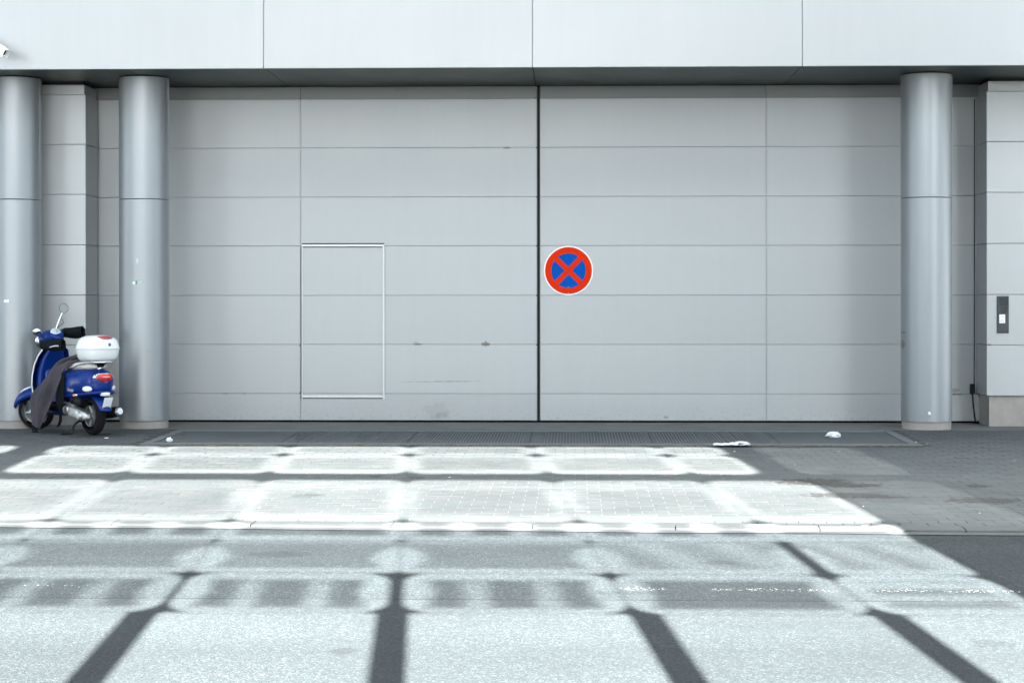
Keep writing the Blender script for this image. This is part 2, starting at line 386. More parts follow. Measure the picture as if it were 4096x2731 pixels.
# worn edge line on the road: what is left of the paint
wm=MB()
for (xa,xb,ya,yb,den) in ((.25,4.2,-12.98,-13.06,900),(-6.0,-2.6,-12.86,-12.93,420)):
    for k in range(den//2):
        X=random.uniform(xa,xb); t=(X-xa)/(xb-xa); Y=ya+(yb-ya)*t+random.gauss(0,.026); r=random.uniform(.003,.0065)
        if mnoise.noise(Vector((X*2.2,Y*4,3)))<-.15: continue
        n=5; a0=random.random()*6
        ring=[(X+r*random.uniform(.7,1.5)*math.cos(a0+2*PI*q/n),Y+r*random.uniform(.6,1.1)*math.sin(a0+2*PI*q/n),roadz(X,Y)+.004+.0006*random.random()) for q in range(n)]
        wm.add(ring,[tuple(range(n))])
tag(wm.build('road_line',M['paint'],raw=True),kind='structure')
# concrete strip at the foot of the wall and in front of the gate
th=MB(); th.box(-12,12,-1.30,-.024,-.5,-.002); tag(th.build('threshold',M['concrete']),kind='structure')
# ------------------------------------------------------------------ drain cover in front of the gate
dr=empty('drain_cover',(0,0,0)); tag(dr,'long grey metal drain cover with ribbed plates set in a concrete border before the gate','drain cover')
def slab(mb,x0,x1,y0,y1,dz,t=.1):
    vs=[]
    for z in (-t,0):
        for x,y in ((x0,y0),(x1,y0),(x1,y1),(x0,y1)): vs.append((x,y,zg(y)+dz+z))
    mb.add(vs,[(4,5,6,7),(0,1,5,4),(1,2,6,5),(2,3,7,6),(3,0,4,7)]); return mb
GL,GR,GB,GF=-4.47,3.50,-1.56,-3.33
slab(MB(),GL-.10,GR+.10,GF-.19,GF,.012).build('border_front',M['drain_border'],dr)
slab(MB(),GL-.10,GR+.10,GB,-1.302,.004).build('border_back',M['drain_border'],dr)
slab(MB(),GL-.10,GL,GF,GB,.010).build('border_side',M['drain_border'],dr)
slab(MB(),GR,GR+.10,GF,GB,.010).build('border_side',M['drain_border'],dr)
fr=MB(); slab(fr,GL,GR,GB-.035,GB,.007); slab(fr,GL,GR,GF,GF+.018,.007); fr.build('frame',M['rib'],dr)
js=[GL,-3.13,-1.79,-.485,.821,2.162,GR]
for i in range(6):
    x0,x1=js[i]+.006,js[i+1]-.006
    p=slab(MB(),x0,x1,GF+.022,GB-.04,.002).build('plate',M['plate'],dr)
    rb=MB(); 
    if i in (1,2,3,4):
        nn=int((x1-x0-.06)/.0335)
        for k in range(nn):
            x=x0+.05+k*.0335
            if i==3 and k<3: continue
            if i in(1,4) and random.random()<.15: continue
            slab(rb,x,x+.0045,GF+.03,GB-.05,.0075+random.gauss(0,.0006),.02)
        r=rb.build('rib',M['rib'],p,raw=True); tag(r,kind='stuff')
# dirt and moss in the joint before the drain
dm=MB()
for k in range(420):
    X=random.uniform(GL-.1,GR+.15); Y=GF-.20+random.gauss(0,.012); r=random.uniform(.008,.03); n=6; h=random.uniform(.004,.012)
    if mnoise.noise(Vector((X*1.7,0,1)))<-.05: continue
    b=[(X+r*1.8*math.cos(2*PI*q/n),Y+r*.5*math.sin(2*PI*q/n),zg(Y)-.004) for q in range(n)]
    dm.add(b+[(X,Y,zg(Y)+h)],[(q,(q+1)%n,n) for q in range(n)])
tag(dm.build('moss',M['dirt'],raw=True),'dark dirt and moss along the front edge of the drain border','moss',kind='stuff')

# ------------------------------------------------------------------ the building
ZT=4.107
bld=empty('building',(0,0,0)); tag(bld,'pale grey metal clad hall with a smooth overhanging fascia above the gate','building')
fj=[-15.5,-12.5,-9.5,-6.5,-3.497,-.475,2.534,5.54,8.54,11.54,14.54]
for a,b in zip(fj,fj[1:]): MB().panel(a+.0025,b-.0025,-2.0,ZT-.012,9.0,.04,.004).build('fascia_panel',M['fascia'],bld)
sj=[-15.5,-12.5,-9.5,-6.5,-5.06,-3.497,-.475,2.534,4.09,5.54,8.54,11.54,14.54]
for a,b in zip(sj,sj[1:]):
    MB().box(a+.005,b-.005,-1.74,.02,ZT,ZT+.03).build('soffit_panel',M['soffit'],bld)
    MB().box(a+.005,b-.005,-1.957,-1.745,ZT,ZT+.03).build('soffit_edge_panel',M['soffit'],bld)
MB().box(-15.5,14.5,-1.988,-1.951,ZT+.02,8.9).build('fascia_backing',plain('fascia_sealant',(.34,.37,.385),.7),bld)
MB().box(-15.5,-5.21,.028,.1,.03,ZT-.01).build('wall_backing',M['seam'],bld); MB().box(4.21,14.5,.028,.1,.03,ZT-.01).build('wall_backing',M['seam'],bld)
core=MB(); core.box(-15.5,14.54,-1.95,2,ZT+.06,8.98); core.box(-15.5,14.54,.12,2,0,ZT+.06); core.build('core_wall',M['dark'],bld)
zj=[.027,.354,.953,1.552,2.156,2.754,3.354,3.948,ZT-.004]
G=.0021
def wall_cols(xs,mat,parent,y=0,name='wall_panel',zs=zj,skip=None,ylast=.010):
    for a,b in zip(xs,xs[1:]):
        for i in range(len(zs)-1):
            if skip and skip(a,b,i): continue
            yy=y+(ylast if i==len(zs)-2 else 0)
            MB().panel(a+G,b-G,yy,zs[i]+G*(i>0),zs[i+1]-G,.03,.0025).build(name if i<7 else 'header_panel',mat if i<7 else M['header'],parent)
wall_cols([-7.4,-5.85,-5.2],M['clad'],bld); wall_cols([4.2,4.90,6.6],M['clad'],bld)
wall_cols([-15.5,-12.5,-9.5,-8.3],M['clad'],bld); wall_cols([7.2,8.54,11.54,14.5],M['clad'],bld)
# gate leaves
def gate(label,x0,xm,x1,door=False):
    g=empty('sliding_gate',((x0+x1)/2,0,0)); tag(g,label,'gate','leaves of the sliding gate'); ox=(x0+x1)/2
    def P(mb): return mb.tf(Matrix.Translation((-ox,0,0)))
    xs=[x0,xm,x1]
    for a,b in zip(xs,xs[1:]):
        for i in range(8):
            aa=a
            if door and a==xm and 1<=i<=3: aa=-2.325
            yy=.012 if i==7 else 0
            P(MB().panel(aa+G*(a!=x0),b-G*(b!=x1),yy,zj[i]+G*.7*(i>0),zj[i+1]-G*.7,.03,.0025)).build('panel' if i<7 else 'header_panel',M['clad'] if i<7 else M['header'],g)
    P(MB().box(x0+.003,x1-.003,.010,.075,.03,3.95)).build('leaf_core',M['seam'],g); P(MB().box(x0+.003,x1-.003,.034,.09,3.95,ZT-.01)).build('leaf_core',M['seam'],g)
    if door:
        d=empty('access_door',(0,0,0),0,g)
        for i in (1,2,3): P(MB().panel(xm+.012,-2.325-.008,.001,zj[i]+G*.7,zj[i+1]-G*.7,.03,.0025)).build('panel',M['clad'],d)
        L,R_,B,T=-3.351,-2.325,.293,2.186
        P(MB().panel(L+.014,R_,-.012,T-.038,T-.010,.012,.002)).build('frame_rail',M['frame'],d)
        P(MB().panel(L+.022,R_-.026,-.012,B+.008,B+.042,.012,.002)).build('frame_rail',M['frame'],d)
        P(MB().panel(L+.006,L+.020,-.014,B-.012,T-.012,.014,.002)).build('frame_stile',M['frame'],d)
        P(MB().panel(R_-.024,R_,-.014,B-.012,T-.012,.014,.002)).build('frame_stile',M['frame'],d)
        sl=MB(); sl.box(L+.010,R_-.006,-.009,.0,T-.010,T+.004); sl.box(L+.024,R_-.028,-.007,.0,T-.048,T-.038); sl.box(L-.004,L+.004,-.008,0,B-.01,T-.02); sl.box(L+.02,R_-.03,-.007,0,B-.002,B+.008)
        P(sl).build('door_seal',M['rubber'],d)
    return g
gl=gate('left leaf of the gate, with a low flush access door framed in bright metal',-5.195,-3.359,-.466,True)
gr=gate('right leaf of the gate, bearing the round no stopping sign, without any door',-.425,2.323,4.195)
# meeting edge of the two leaves
def at_gate(g,mb,name,mat): return mb.tf(Matrix.Translation((-g.location.x,0,0))).build(name,mat,g)
at_gate(gl,MB().box(-.4655,-.461,-.003,.06,.03,ZT-.02),'edge_seal',M['seam'])
at_gate(gl,MB().box(-.461,-.449,-.001,.06,.03,ZT-.02),'rubber_seal',M['rubber'])
at_gate(gr,MB().box(-.4345,-.428,-.004,.06,.03,ZT-.02),'edge_seal',M['khaki'])
at_gate(gr,MB().box(-.428,-.4255,-.008,.06,.03,ZT-.02),'rubber_seal',M['rubber'])
hw=MB()
for z in (.953,1.552,2.156,2.754,3.354): hw.box(-.474,-.463,-.006,.0,z-.012,z+.006)
hw.box(-.50,-.466,-.006,.026,3.948,3.956); at_gate(gl,hw,'guide_stop',M['rubber'])
# vertical joint covers over the panel seams, with small fixings
for g,x in ((gl,-3.359),(gr,2.323)):
    at_gate(g,MB().panel(x+.001,x+.012,-.004,.03,3.94,.004,.001),'seam_strip',M['clad'])
    fx=MB()
    for z in zj[1:-2]:
        fx.tube([(x-.004,-.006,z-.02),(x-.004,.002,z-.02)],.005,8); fx.tube([(x-.004,-.006,z+.025),(x-.004,.002,z+.025)],.004,8)
    at_gate(g,fx,'fixing',M['alu'])
# step strip just below the gate
MB().box(-12,12,-.024,1.2,-.5,-.012).build('gap_shade',M['dark'],bld)  # floor made black for the shade in the gap below the gate
st=MB(); st.box(-5.8,4.80,-.20,-.024,-.1,.001); st.box(-5.8,4.8,-.050,-.026,-.1,.004); tag(st.build('gate_sill',M['concrete']),'low weathered concrete sill running along the foot of the gate','sill')

# columns
def column(x,label):
    r=.2925; o=empty('column',(x,-1.03,0)); tag(o,label,'column','round steel columns under the overhang')
    MB().lathe([(0,.0),(r-.012,.0),(r-.012,.089),(0,.089)],n=64).build('base',M['plinth'],o)
    MB().lathe([(r-.02,.089),(r-.003,.089),(r,.092),(r,2.664),(r-.003,2.667),(r-.02,2.667)],n=96).build('shaft',M['column'],o)
    MB().lathe([(r-.02,2.673),(r-.003,2.673),(r,2.676),(r,4.092),(r-.003,4.095),(r-.02,4.095)],n=96).build('shaft',M['column'],o)
    MB().lathe([(r-.012,2.6),(r-.012,4.107)],n=64).build('shaft_core',M['dark'],o)
    # rolled sheet seam
    a=-.12; sm=MB().box(r*math.cos(a)-.002,r*math.cos(a)+.003,r*math.sin(a)-.003,r*math.sin(a)+.003,.1,4.08); sm.build('shaft_seam',M['column'],o)
    return o
c1=column(-6.576,'leftmost steel column, cut by the frame edge behind the scooter front wheel')
c2=column(-5.06,'steel column with a small green sticker, just right of the scooter')
c3=column(4.076,'single steel column at the right end of the gate')
def on_col(col,ang,z,w,h,rot,name,mat,lift=.0015,n=6,sub=None):
    r=.2925+lift; mb=MB(); vs=[]
    for j in (0,1):
        for i in range(n+1):
            u=-w/2+w*i/n; v=-h/2+h*j; uu=u*math.cos(rot)-v*math.sin(rot); vv=u*math.sin(rot)+v*math.cos(rot)
            a=ang+uu/r; vs.append((r*math.cos(a),r*math.sin(a),z+vv))
    mb.add(vs,[(i,i+1,n+2+i,n+1+i) for i in range(n)]); return mb.build(name,mat,col,raw=True)
s0=on_col(c2,-PI/2-.06,1.70,.121,.036,.12,'sticker',M['green'])
on_col(c2,-PI/2-.06-.135,1.695,.034,.034,.12,'sticker_print',M['card'],.003)
for k,dz in enumerate((.011,0,-.010)): on_col(c2,-PI/2-.06+.10,1.703+dz,.055,.0055,.12,'sticker_print',M['card'],.003)
on_col(c2,-PI/2-.065,1.945,.016,.055,.25,'scratch',M['scuff'],.001); on_col(c2,-PI/2-.03,1.955,.007,.05,-.1,'scratch',M['scuff'],.001)
on_col(c3,-PI/2-.06,.20,.03,.028,.1,'paint_chip',M['card'],.001); on_col(c3,-PI/2-.045,.188,.03,.018,.2,'paint_chip',M['card'],.001)
on_col(c1,-PI/2-.12,1.485,.06,.03,0,'sticker',M['card'])

# piers
def pier(x0,x1,label,edge):
    o=empty('pier',((x0+x1)/2,-.3,0)); tag(o,label,'pier','cladded piers beside the gate'); ox=(x0+x1)/2
    zs=[.361,.961,1.556,2.158,2.76,3.358,3.951,4.075]
    T=Matrix.Translation((-ox,.3,0))
    for i in range(7):
        d=.02 if i==6 else 0
        MB().panel(x0+d,x1-d,-.62+d,zs[i]+G,zs[i+1]-G,.03,.003).tf(T).build('panel',M['pier'],o)
        # return side towards the gate
        xs=x1 if edge>0 else x0
        R_=Matrix.Translation((xs-edge*d,0,0))@Matrix.Rotation(edge*PI/2,4,'Z')
        a,b=(-.588,-.01) if edge>0 else (.01,.588)
        MB().panel(a,b,-.0,zs[i]+G,zs[i+1]-G,.03,.003).tf(T@R_).build('side_panel',M['pier'],o)
    MB().box(x0+.035,x1-.035,-.585,.0,.0,.37).tf(T).build('base',M['plinth'],o)
    MB().box(x0+.05,x1-.05,-.57,-.0,.37,4.107).tf(T).build('core',M['dark'],o)
    return o
pier(-8.2,-5.854,'left pier of plain panels between the two columns behind the scooter',1)
pier(4.856,7.1,'right pier of plain panels with a dark intercom and pale concrete foot',-1)

# intercom
ic=empty('intercom',(5.043,-.62,1.319)); tag(ic,'tall black intercom unit with a white card on the right pier','intercom')
MB().panel(-.068,.068,-.018,-.218,.218,.018,.003).build('housing',M['intercom'],ic)
MB().panel(-.045,.055,-.021,.108,.205,.004,.001).build('display_window',M['intercom2'],ic)
MB().panel(-.045,.055,-.021,-.205,-.105,.004,.001).build('blank_plate',M['intercom'],ic)
sg=MB()
for k in range(7): sg.box(-.030,.045,-.022,-.0165,.025+k*.011,.031+k*.011)
sg.build('speaker_grille',M['rubber'],ic)
cd=MB().panel(-.044,.024,-.024,-.100,.002,.006,.001).build('card',M['card'],ic)
tx=MB()
def textmesh(txt,size,name,mat,parent,loc,rot=(PI/2,0,0),extrude=.0004,shear=0,align='CENTER'):
    cu=bpy.data.curves.new(name,'FONT'); cu.body=txt; cu.size=size; cu.extrude=extrude; cu.shear=shear; cu.align_x=align
    tmp=bpy.data.objects.new(name,cu); C.objects.link(tmp); bpy.context.view_layer.update()
    me=bpy.data.meshes.new_from_object(tmp.evaluated_get(bpy.context.evaluated_depsgraph_get())); bpy.data.objects.remove(tmp); bpy.data.curves.remove(cu)
    me.name=name; me.materials.clear(); me.materials.append(mat); o=link(name,me,parent,loc); o.rotation_euler=rot; return o
pr=MB(); pr.box(-.030,.008,-.0248,-.024,-.026,-.0225); pr.box(-.028,.006,-.0248,-.024,-.066,-.063)
for k in range(3):
    x=-.030+k*.0155; pr.box(x,x+.0035,-.0248,-.024,-.088,-.072); pr.box(x-.001,x+.007,-.0248,-.024,-.086,-.0835)
pr.build('print',M['ink'],cd)

# cable box in the corner by the right pier
cb=empty('junction_box',(4.80,-.03,.42)); tag(cb,'small black junction box with a cable in the corner beside the right pier','junction box')
MB().panel(-.028,.028,-.05,-.055,.06,.05,.004).build('box_body',M['black'],cb)
MB().tube([(.0,-.03,-.05),(.004,-.035,-.15),(.02,-.03,-.28),(.035,-.03,-.40)],.009,8).build('cable',M['black'],cb)
MB().tube([(.022,-.02,.05),(.026,-.02,1.2),(.026,-.02,3.5)],.006,6).build('riser_cable',M['black'],cb)

# no stopping sign on the right leaf
sg=empty('traffic_sign',(-.079,-.006,1.852)); tag(sg,'round red and blue no stopping sign on the right gate leaf','sign')
rw,ro,ri,bw=.3015,.2855,.211,.0625
def disc(r,y0,y1,n=96): return MB().lathe([(0,y0),(r-.001,y0),(r,y0+.001),(r,y1),(0,y1)],axis='Y',n=n)
disc(rw,-.006,.006).build('rim_plate',M['signwhite'],sg)
disc(ro,-.0085,-.005).build('red_field',M['red'],sg)
tl=math.radians(.9)
for q in range(4):
    a=PI/2*q+tl; k=bw/2; pts=[]
    # sector between the two crossing bars
    f0=math.asin(k/ri); n=26
    ang0,ang1=a-PI/4+f0,a+PI/4-f0
    apex=k*math.sqrt(2)
    pts=[(apex*math.cos(a),apex*math.sin(a))]+[(ri*math.cos(ang0+(ang1-ang0)*t/n),ri*math.sin(ang0+(ang1-ang0)*t/n)) for t in range(n+1)]
    m=len(pts); vs=[(x,-.0095,z) for x,z in pts]+[(x,-.006,z) for x,z in pts]
    MB().add(vs,[tuple(range(m))]+[(i,(i+1)%m,m+(i+1)%m,m+i) for i in range(m)]).build('blue_quarter',M['blue'],sg)
sc=MB()
for z in (-.20,-.275): sc.lathe([(0,-.0115),(.0035,-.0112),(.004,-.009)],(-.003,0,z),'Y',10)
sc.build('screw',M['alu'],sg)

# security camera on the fascia, its front end just inside the frame
cam_o=empty('security_camera',(-6.525,-2.0,4.305)); tag(cam_o,'white security camera under a hood on the fascia, at the far left frame edge','security camera')
Rm=Matrix.Translation((.05,-.28,.02))@Matrix.Rotation(math.radians(-18),4,'Z')@Matrix.Rotation(math.radians(31),4,'Y')
MB().loft([sup(-.22,0,0,.042,.042,'yz',5,24),sup(.155,0,0,.042,.042,'yz',5,24)],smooth=False).tf(Rm).build('body',M['camwhite'],cam_o)
MB().loft([[(-.24,-.055,-.03),(-.24,-.055,.05),(-.24,.055,.05),(-.24,.055,-.03)],[(.19,-.055,-.045),(.19,-.055,.05),(.19,.055,.05),(.19,.055,-.045)]],closed=False,cap=False,smooth=False).tf(Rm).build('hood',M['camwhite'],cam_o)
MB().tube([(.156,0,0),(.16,0,0)],.03,20).tf(Rm).build('lens',M['intercom2'],cam_o)
MB().tube([(0,0,.03),(-.01,-.12,.02),(.0,-.26,.0)],.016,10).build('bracket',M['camwhite'],cam_o)
MB().tube([(0,0,.03),(0,-.012,.03)],.045,20).build('mount_plate',M['camwhite'],cam_o)

# ------------------------------------------------------------------ gobo added unseen behind the camera: sun through its panes stands for window reflections
YP=-25.4
def zp(Y): return (zg(max(Y,-30)))+(Y-YP)*TE                  # height on the gobo plane of the sunray that meets the ground at Y
def xp(s): return s+SUN_K*(-24.28-YP)                   # columns are given where they meet the line under the camera
sw=empty('sun_gobo',(0,YP,0)); tag(sw,'pale gobo wall added unseen behind the viewer, its window grid shaping the light patches','building')
M['swall']=concrete('pale_render',(.52,.52,.505),.5,var=.06)
cols=[-9.3,-8.0,-6.7,-5.4,-4.05,-2.72,-1.42,-.17,1.09,2.38,3.32,4.4]
rows=[(-3.64,-4.64),(-4.66,-6.52),(-7.09,-10.08),(-10.12,-10.99),(-11.0,-12.447),(-12.453,-13.866),(-13.870,-18.2)]
def glass():
    t=NT('gobo_glass'); a=t.n('ShaderNodeAttribute'); a.attribute_name='light_tint'
    tr=t.n('ShaderNodeBsdfTransparent'); t.l(a.outputs['Color'],tr.inputs[0])
    gl_=t.n('ShaderNodeBsdfGlossy'); gl_.inputs['Roughness'].default_value=.08
    mx=t.n('ShaderNodeMixShader'); mx.inputs[0].default_value=.04; t.l(tr.outputs[0],mx.inputs[1]); t.l(gl_.outputs[0],mx.inputs[2])
    out=[n for n in t.t.nodes if n.type=='OUTPUT_MATERIAL'][0]; t.l(mx.outputs[0],out.inputs[0]); return t.m
M['glass']=glass()
def sstep(a,b,x):
    t=max(0,min(1,(x-a)/(b-a))); return t*t*(3-2*t)
def light_tint(ri,ci,u,v,seed):
    """how clear the pane is at (u along, v up) - bright rims, blobs and stripes of reflected sun painted as tint"""
    e=min(u,1-u); ev_t=1-v; ev_b=v
    N=mnoise.noise(Vector((u*3+seed*7.1,v*3+seed*3.3,seed)))
    N2=mnoise.noise(Vector((u*8+seed*2.1,v*2+seed*1.3,seed+9)))
    if ri==0:
        val=.58+.08*N
        val=max(val,1.0*(1-sstep(.10,.36,v)),.95*(1-sstep(.08,.32,1-v)),.95*(1-sstep(.05,.17,e)))
    elif ri==1:
        val=.62+.10*N
        val=max(val,1.0*(1-sstep(.10,.30,v+.05*N)), .80*(1-sstep(.08,.17,abs(v-.82))), (.82+.18*(1-sstep(.1,.35,abs(v-.55))))*(1-sstep(.05,.20,e+.05*N)))
        if v>.93: val=max(.7,val)
    elif ri==2:
        lob=.5+.5*math.cos(u*6*PI)
        val=.36+.6*sstep(.5,.95,lob) if ci%3!=0 else .40+.12*N2
        if ci>=9: val=.55+.45*math.sin(v*19)
        val=max(val,1.0*(1-sstep(.22,.50,v)), 1.0*(1-sstep(.05,.13,e)))
    elif ri==3:
        val=.47+.05*N
        if ci>=8: val=.54+.28*(.5+.5*math.sin(u*15+v*4))
        d=math.hypot(min(u,1-u)/.15,(v-.45)/.42); val=max(val,1.0*(1-sstep(.65,1.15,d)))
        val=max(val,1.0*(1-sstep(.10,.20,v)),.75*(1-sstep(.05,.16,1-v)))
    elif ri==4:
        lob=.5+.5*math.cos(u*6*PI+.4*N)
        val=.31+.48*sstep(.5,1,lob)*(.35+.65*sstep(0,.5,1-v))
        if ci>=9: val=.42+.55*(.5+.5*math.sin(v*20))
        elif ci>=8: val=.32+.05*N
        if ci in (3,4): val=.32+.36*(.5+.5*math.sin(u*13+v*5))
        x=e+.06*abs(v-.5)*2; val=max(val,1.0*(1-sstep(.11,.20,x)))
        val=max(val,1.0*(1-sstep(.13,.24,1-v)),1.0*(1-sstep(.06,.2,v)))
    else:
        val=.9+.04*N
        val=max(val,1.0*(1-sstep(.12,.42,1-v)))
    val*=1+.10*math.sin(seed*2.4)
    if ci==len(cols)-2: val=(.10 if ri<2 else .03)*(1+.5*N)
    return max(.03,min(1,val*(.60,.54,.9,1,1,1)[ri]))
COL6=[-9.3,-8.0,-6.8,-5.5,-4.15,-2.82,-1.50,-.178,1.15,2.42,3.32,4.5]
def colx(ri,k): return xp(COL6[k] if ri==5 else cols[k])
def mull(ri,k):    # half width of the mullion at grid line k in row ri
    if k==0 or k>=len(cols)-2: return .03
    if ri==3 and k==9: return .05
    if ri==5: return .085
    if k==4 and ri==0: return .2
    return {0:.004,1:.004,2:.004,3:.004,4:{7:.042,6:.02,5:.03}.get(k,.006)}[ri]
fm=MB()     # gobo frame: plate with rounded openings
def opening(x0,x1,z0,z1,X0,X1,Z0,Z1,r,n=6):
    """plate cell [X0..X1]x[Z0..Z1] with a rounded hole [x0..x1]x[z0..z1]"""
    hole=[]; outer=[]
    for cx,cz,a0,ox,oz in ((x1-r,z1-r,0,X1,Z1),(x0+r,z1-r,PI/2,X0,Z1),(x0+r,z0+r,PI,X0,Z0),(x1-r,z0+r,1.5*PI,X1,Z0)):
        for i in range(n+1):
            a=a0+PI/2*i/n; hole.append((cx+r*math.cos(a),cz+r*math.sin(a)))
            outer.append((ox,oz))
    m=len(hole); vs=[]
    for y in (.020,.032):
        vs+=[(x,y,z) for x,z in hole]; vs+=[(x,y,z) for x,z in outer]
    fs=[]
    for i in range(m):
        j=(i+1)%m
        fs.append((i,j,m+j,m+i)); fs.append((2*m+i,3*m+i,3*m+j,2*m+j)); fs.append((i,2*m+i,2*m+j,j))
    fm.add(vs,fs)
for rk,(ya,yb) in enumerate(rows):
    ri=max(0,rk-1)
    z1,z0=zp(ya),zp(yb)
    Zt=z1 if rk==0 else (zp(rows[rk-1][1])+z1)/2
    Zb=z0 if rk==len(rows)-1 else (z0+zp(rows[rk+1][0]))/2
    for ci in range(len(cols)-1):
        X0,X1=colx(ri,ci),colx(ri,ci+1); x0,x1=X0+mull(ri,ci),X1-mull(ri,ci+1)
        if ri==0 and ci==len(cols)-3: x1=X1-.32
        rad={0:.16,1:.17,2:.05,3:.06,4:.17,5:.03}[ri]; rad=min(rad,(z1-z0)*.48)
        opening(x0,x1,z0,z1,X0,X1,Zb,Zt,rad)
        nu,nv=26,18; vs=[]; cl=[]; seed=rk*13+ci
        for j in range(nv+1):
            for i in range(nu+1):
                u,v=i/nu,j/nv; vs.append((x0+(x1-x0)*u,.025,z0+(z1-z0)*v)); cl.append(light_tint(ri,ci,u,v,seed))
        fs=[(j*(nu+1)+i,j*(nu+1)+i+1,(j+1)*(nu+1)+i+1,(j+1)*(nu+1)+i) for j in range(nv) for i in range(nu)]
        po=MB().add(vs,fs,True).build('gobo_pane',M['glass'],sw,raw=True)
        at=po.data.color_attributes.new('light_tint','FLOAT_COLOR','POINT')  # reflected-sun pattern painted per vertex into the tint
        for k,c in enumerate(cl): at.data[k].color=(c,c,c*1.0,1)
fm.tf(Matrix.Identity(4)).build('gobo_frame',M['swall'],sw,raw=True)
ztop=zp(rows[0][0]); zbot=zp(rows[-1][1]); ROOF=16.8
XA,XB=xp(cols[0]),xp(cols[-1])
MB().box(XA-.0,XB,0,.3,ztop,ROOF).build('gobo_top',M['swall'],sw)  # solid parts of the gobo, added to keep the sun off the facade
MB().box(XB,12.5,0,.3,-.5,ROOF).build('gobo_side',M['swall'],sw)
MB().box(-14,XA,0,.3,-.5,ROOF).build('gobo_side',M['swall'],sw)
MB().box(XA,XB,0,.3,-.5,zbot).build('gobo_base',M['swall'],sw)
for sgn,h in ((-1,11.5),(1,11.0)):
    x0,x1=(-70,-24) if sgn<0 else (24,70)
    nb=empty('terrace_building',((x0+x1)/2,YP-4,0)); tag(nb,('plain rendered terrace left of the gobo wall, behind the viewer','plain rendered terrace right of the gobo wall, behind the viewer')[sgn>0],'building')
    MB().box(-(x1-x0)/2,(x1-x0)/2,-4,4,-.5,h).build('wall',M['swall'],nb); MB().box(-(x1-x0)/2-.2,(x1-x0)/2+.2,-4.2,4.2,h,h+.25).build('roof',M['dark'],nb)

# ------------------------------------------------------------------ scooter
scA=math.radians(135); sh=Vector((math.cos(scA),math.sin(scA),0))
sco=empty('motor_scooter',Vector((-5.378,-2.201,-.008))+sh*.61,scA)
tag(sco,'blue motor scooter with white top case and grey leg cover, parked by the columns','scooter')
STEER=math.radians(38)
ax0=Vector((.27,0,1.05)); axd=(ax0-Vector((.62,0,.20))).normalized()
MS=Matrix.Translation(ax0)@Matrix.Rotation(STEER,4,axd)@Matrix.Translation(-ax0)
def wheel(name,hub,R,w,M_=None):
    wo=empty(name,(0,0,0),0,sco)
    rt=w/2
    prof=[]
    for k in range(13):
        a=-PI/2*1.15+PI*1.15*k/12; prof.append((R-rt*.92+rt*.92*math.cos(a)**1 if abs(a)<PI/2 else R-rt*.92-abs(math.cos(a))*rt*.5,rt*math.sin(a)*1.0))
    t=MB().lathe(prof,hub,'Y',48)
    for k in range(36):      # tread blocks
        a=2*PI*k/36; ca,sa=math.cos(a),math.sin(a)
        for sgn in (-1,1):
            p=[Vector(hub)+Vector((r*math.cos(a+d),y,r*math.sin(a+d))) for r,y,d in ((R-.002,sgn*.006,0),(R+.0015,sgn*.010,.05),(R-.012,sgn*.040,.02),(R-.014,sgn*.036,-.03))]
            t.add(p,[(0,1,2,3)])
    r_=MB().lathe([(R-rt*1.65,-rt*.8),(R-rt*1.75,-rt*.75),(R-rt*1.9,-rt*.3),(R-rt*1.9,rt*.3),(R-rt*1.75,rt*.75),(R-rt*1.65,rt*.8)],hub,'Y',40)
    r_.lathe([(0,.04),(.035,.04),(.04,.03),(.045,-.04),(0,-.04)],hub,'Y',24)
    for k in range(5):
        a=2*PI*k/5; r_.tube([Vector(hub)+Vector((.03*math.cos(a),.01,.03*math.sin(a))),Vector(hub)+Vector(((R-rt*1.8)*math.cos(a),.02,(R-rt*1.8)*math.sin(a)))],[.018,.012],8)
    if M_: t.tf(M_); r_.tf(M_)
    t.build('tyre',M['tyre'],wo); r_.build('rim',M['rim'],wo)
    return wo
wheel('front_wheel',(.63,0,.213),.213,.105,MS)
wheel('rear_wheel',(-.61,0,.213),.213,.115)
# front mudguard: shell round the wheel
def fender(hub,R0,a0,a1,n=22,wd=.085):
    secs=[]
    for i in range(n+1):
        t=i/n; a=a0+(a1-a0)*t; k=math.sin(min(1,t*2.6)*PI/2); w=wd*(.15+.85*k); R=R0+.02*(1-k)
        ring=[]
        for j in range(9):
            b=-1+2*j/8; drop=.07*b*b+.02*b**4; rr=R-drop*(.4+.6*k); ring.append((hub[0]+rr*math.cos(a),hub[1]+w*b,hub[2]+rr*math.sin(a)))
        secs.append(ring)
    return MB().loft(secs,closed=False,cap=False)
def solid(o,th=.006):
    md=o.modifiers.new('thick','SOLIDIFY'); md.thickness=th; md.offset=0; return o
fd=solid(fender((.62,0,.235),.265,math.radians(8),math.radians(165),wd=.095).tf(MS).build('front_mudguard',M['scblue'],sco))
MB().tube([(.78,0,.455),(.72,0,.485),(.64,0,.51)],[.008,.014,.010],10).tf(MS).build('mudguard_crest',M['whitebox'],fd)
MB().tube([(.63,.065,.213),(.50,.075,.32),(.40,.06,.50)],[.022,.018,.018],12).tf(MS).build('fork_arm',M['chrome'],sco)
MB().tube([(.66,.072,.22),(.58,.08,.30)],[.028,.028],14).tf(MS).build('brake_caliper',M['alu'],sco)
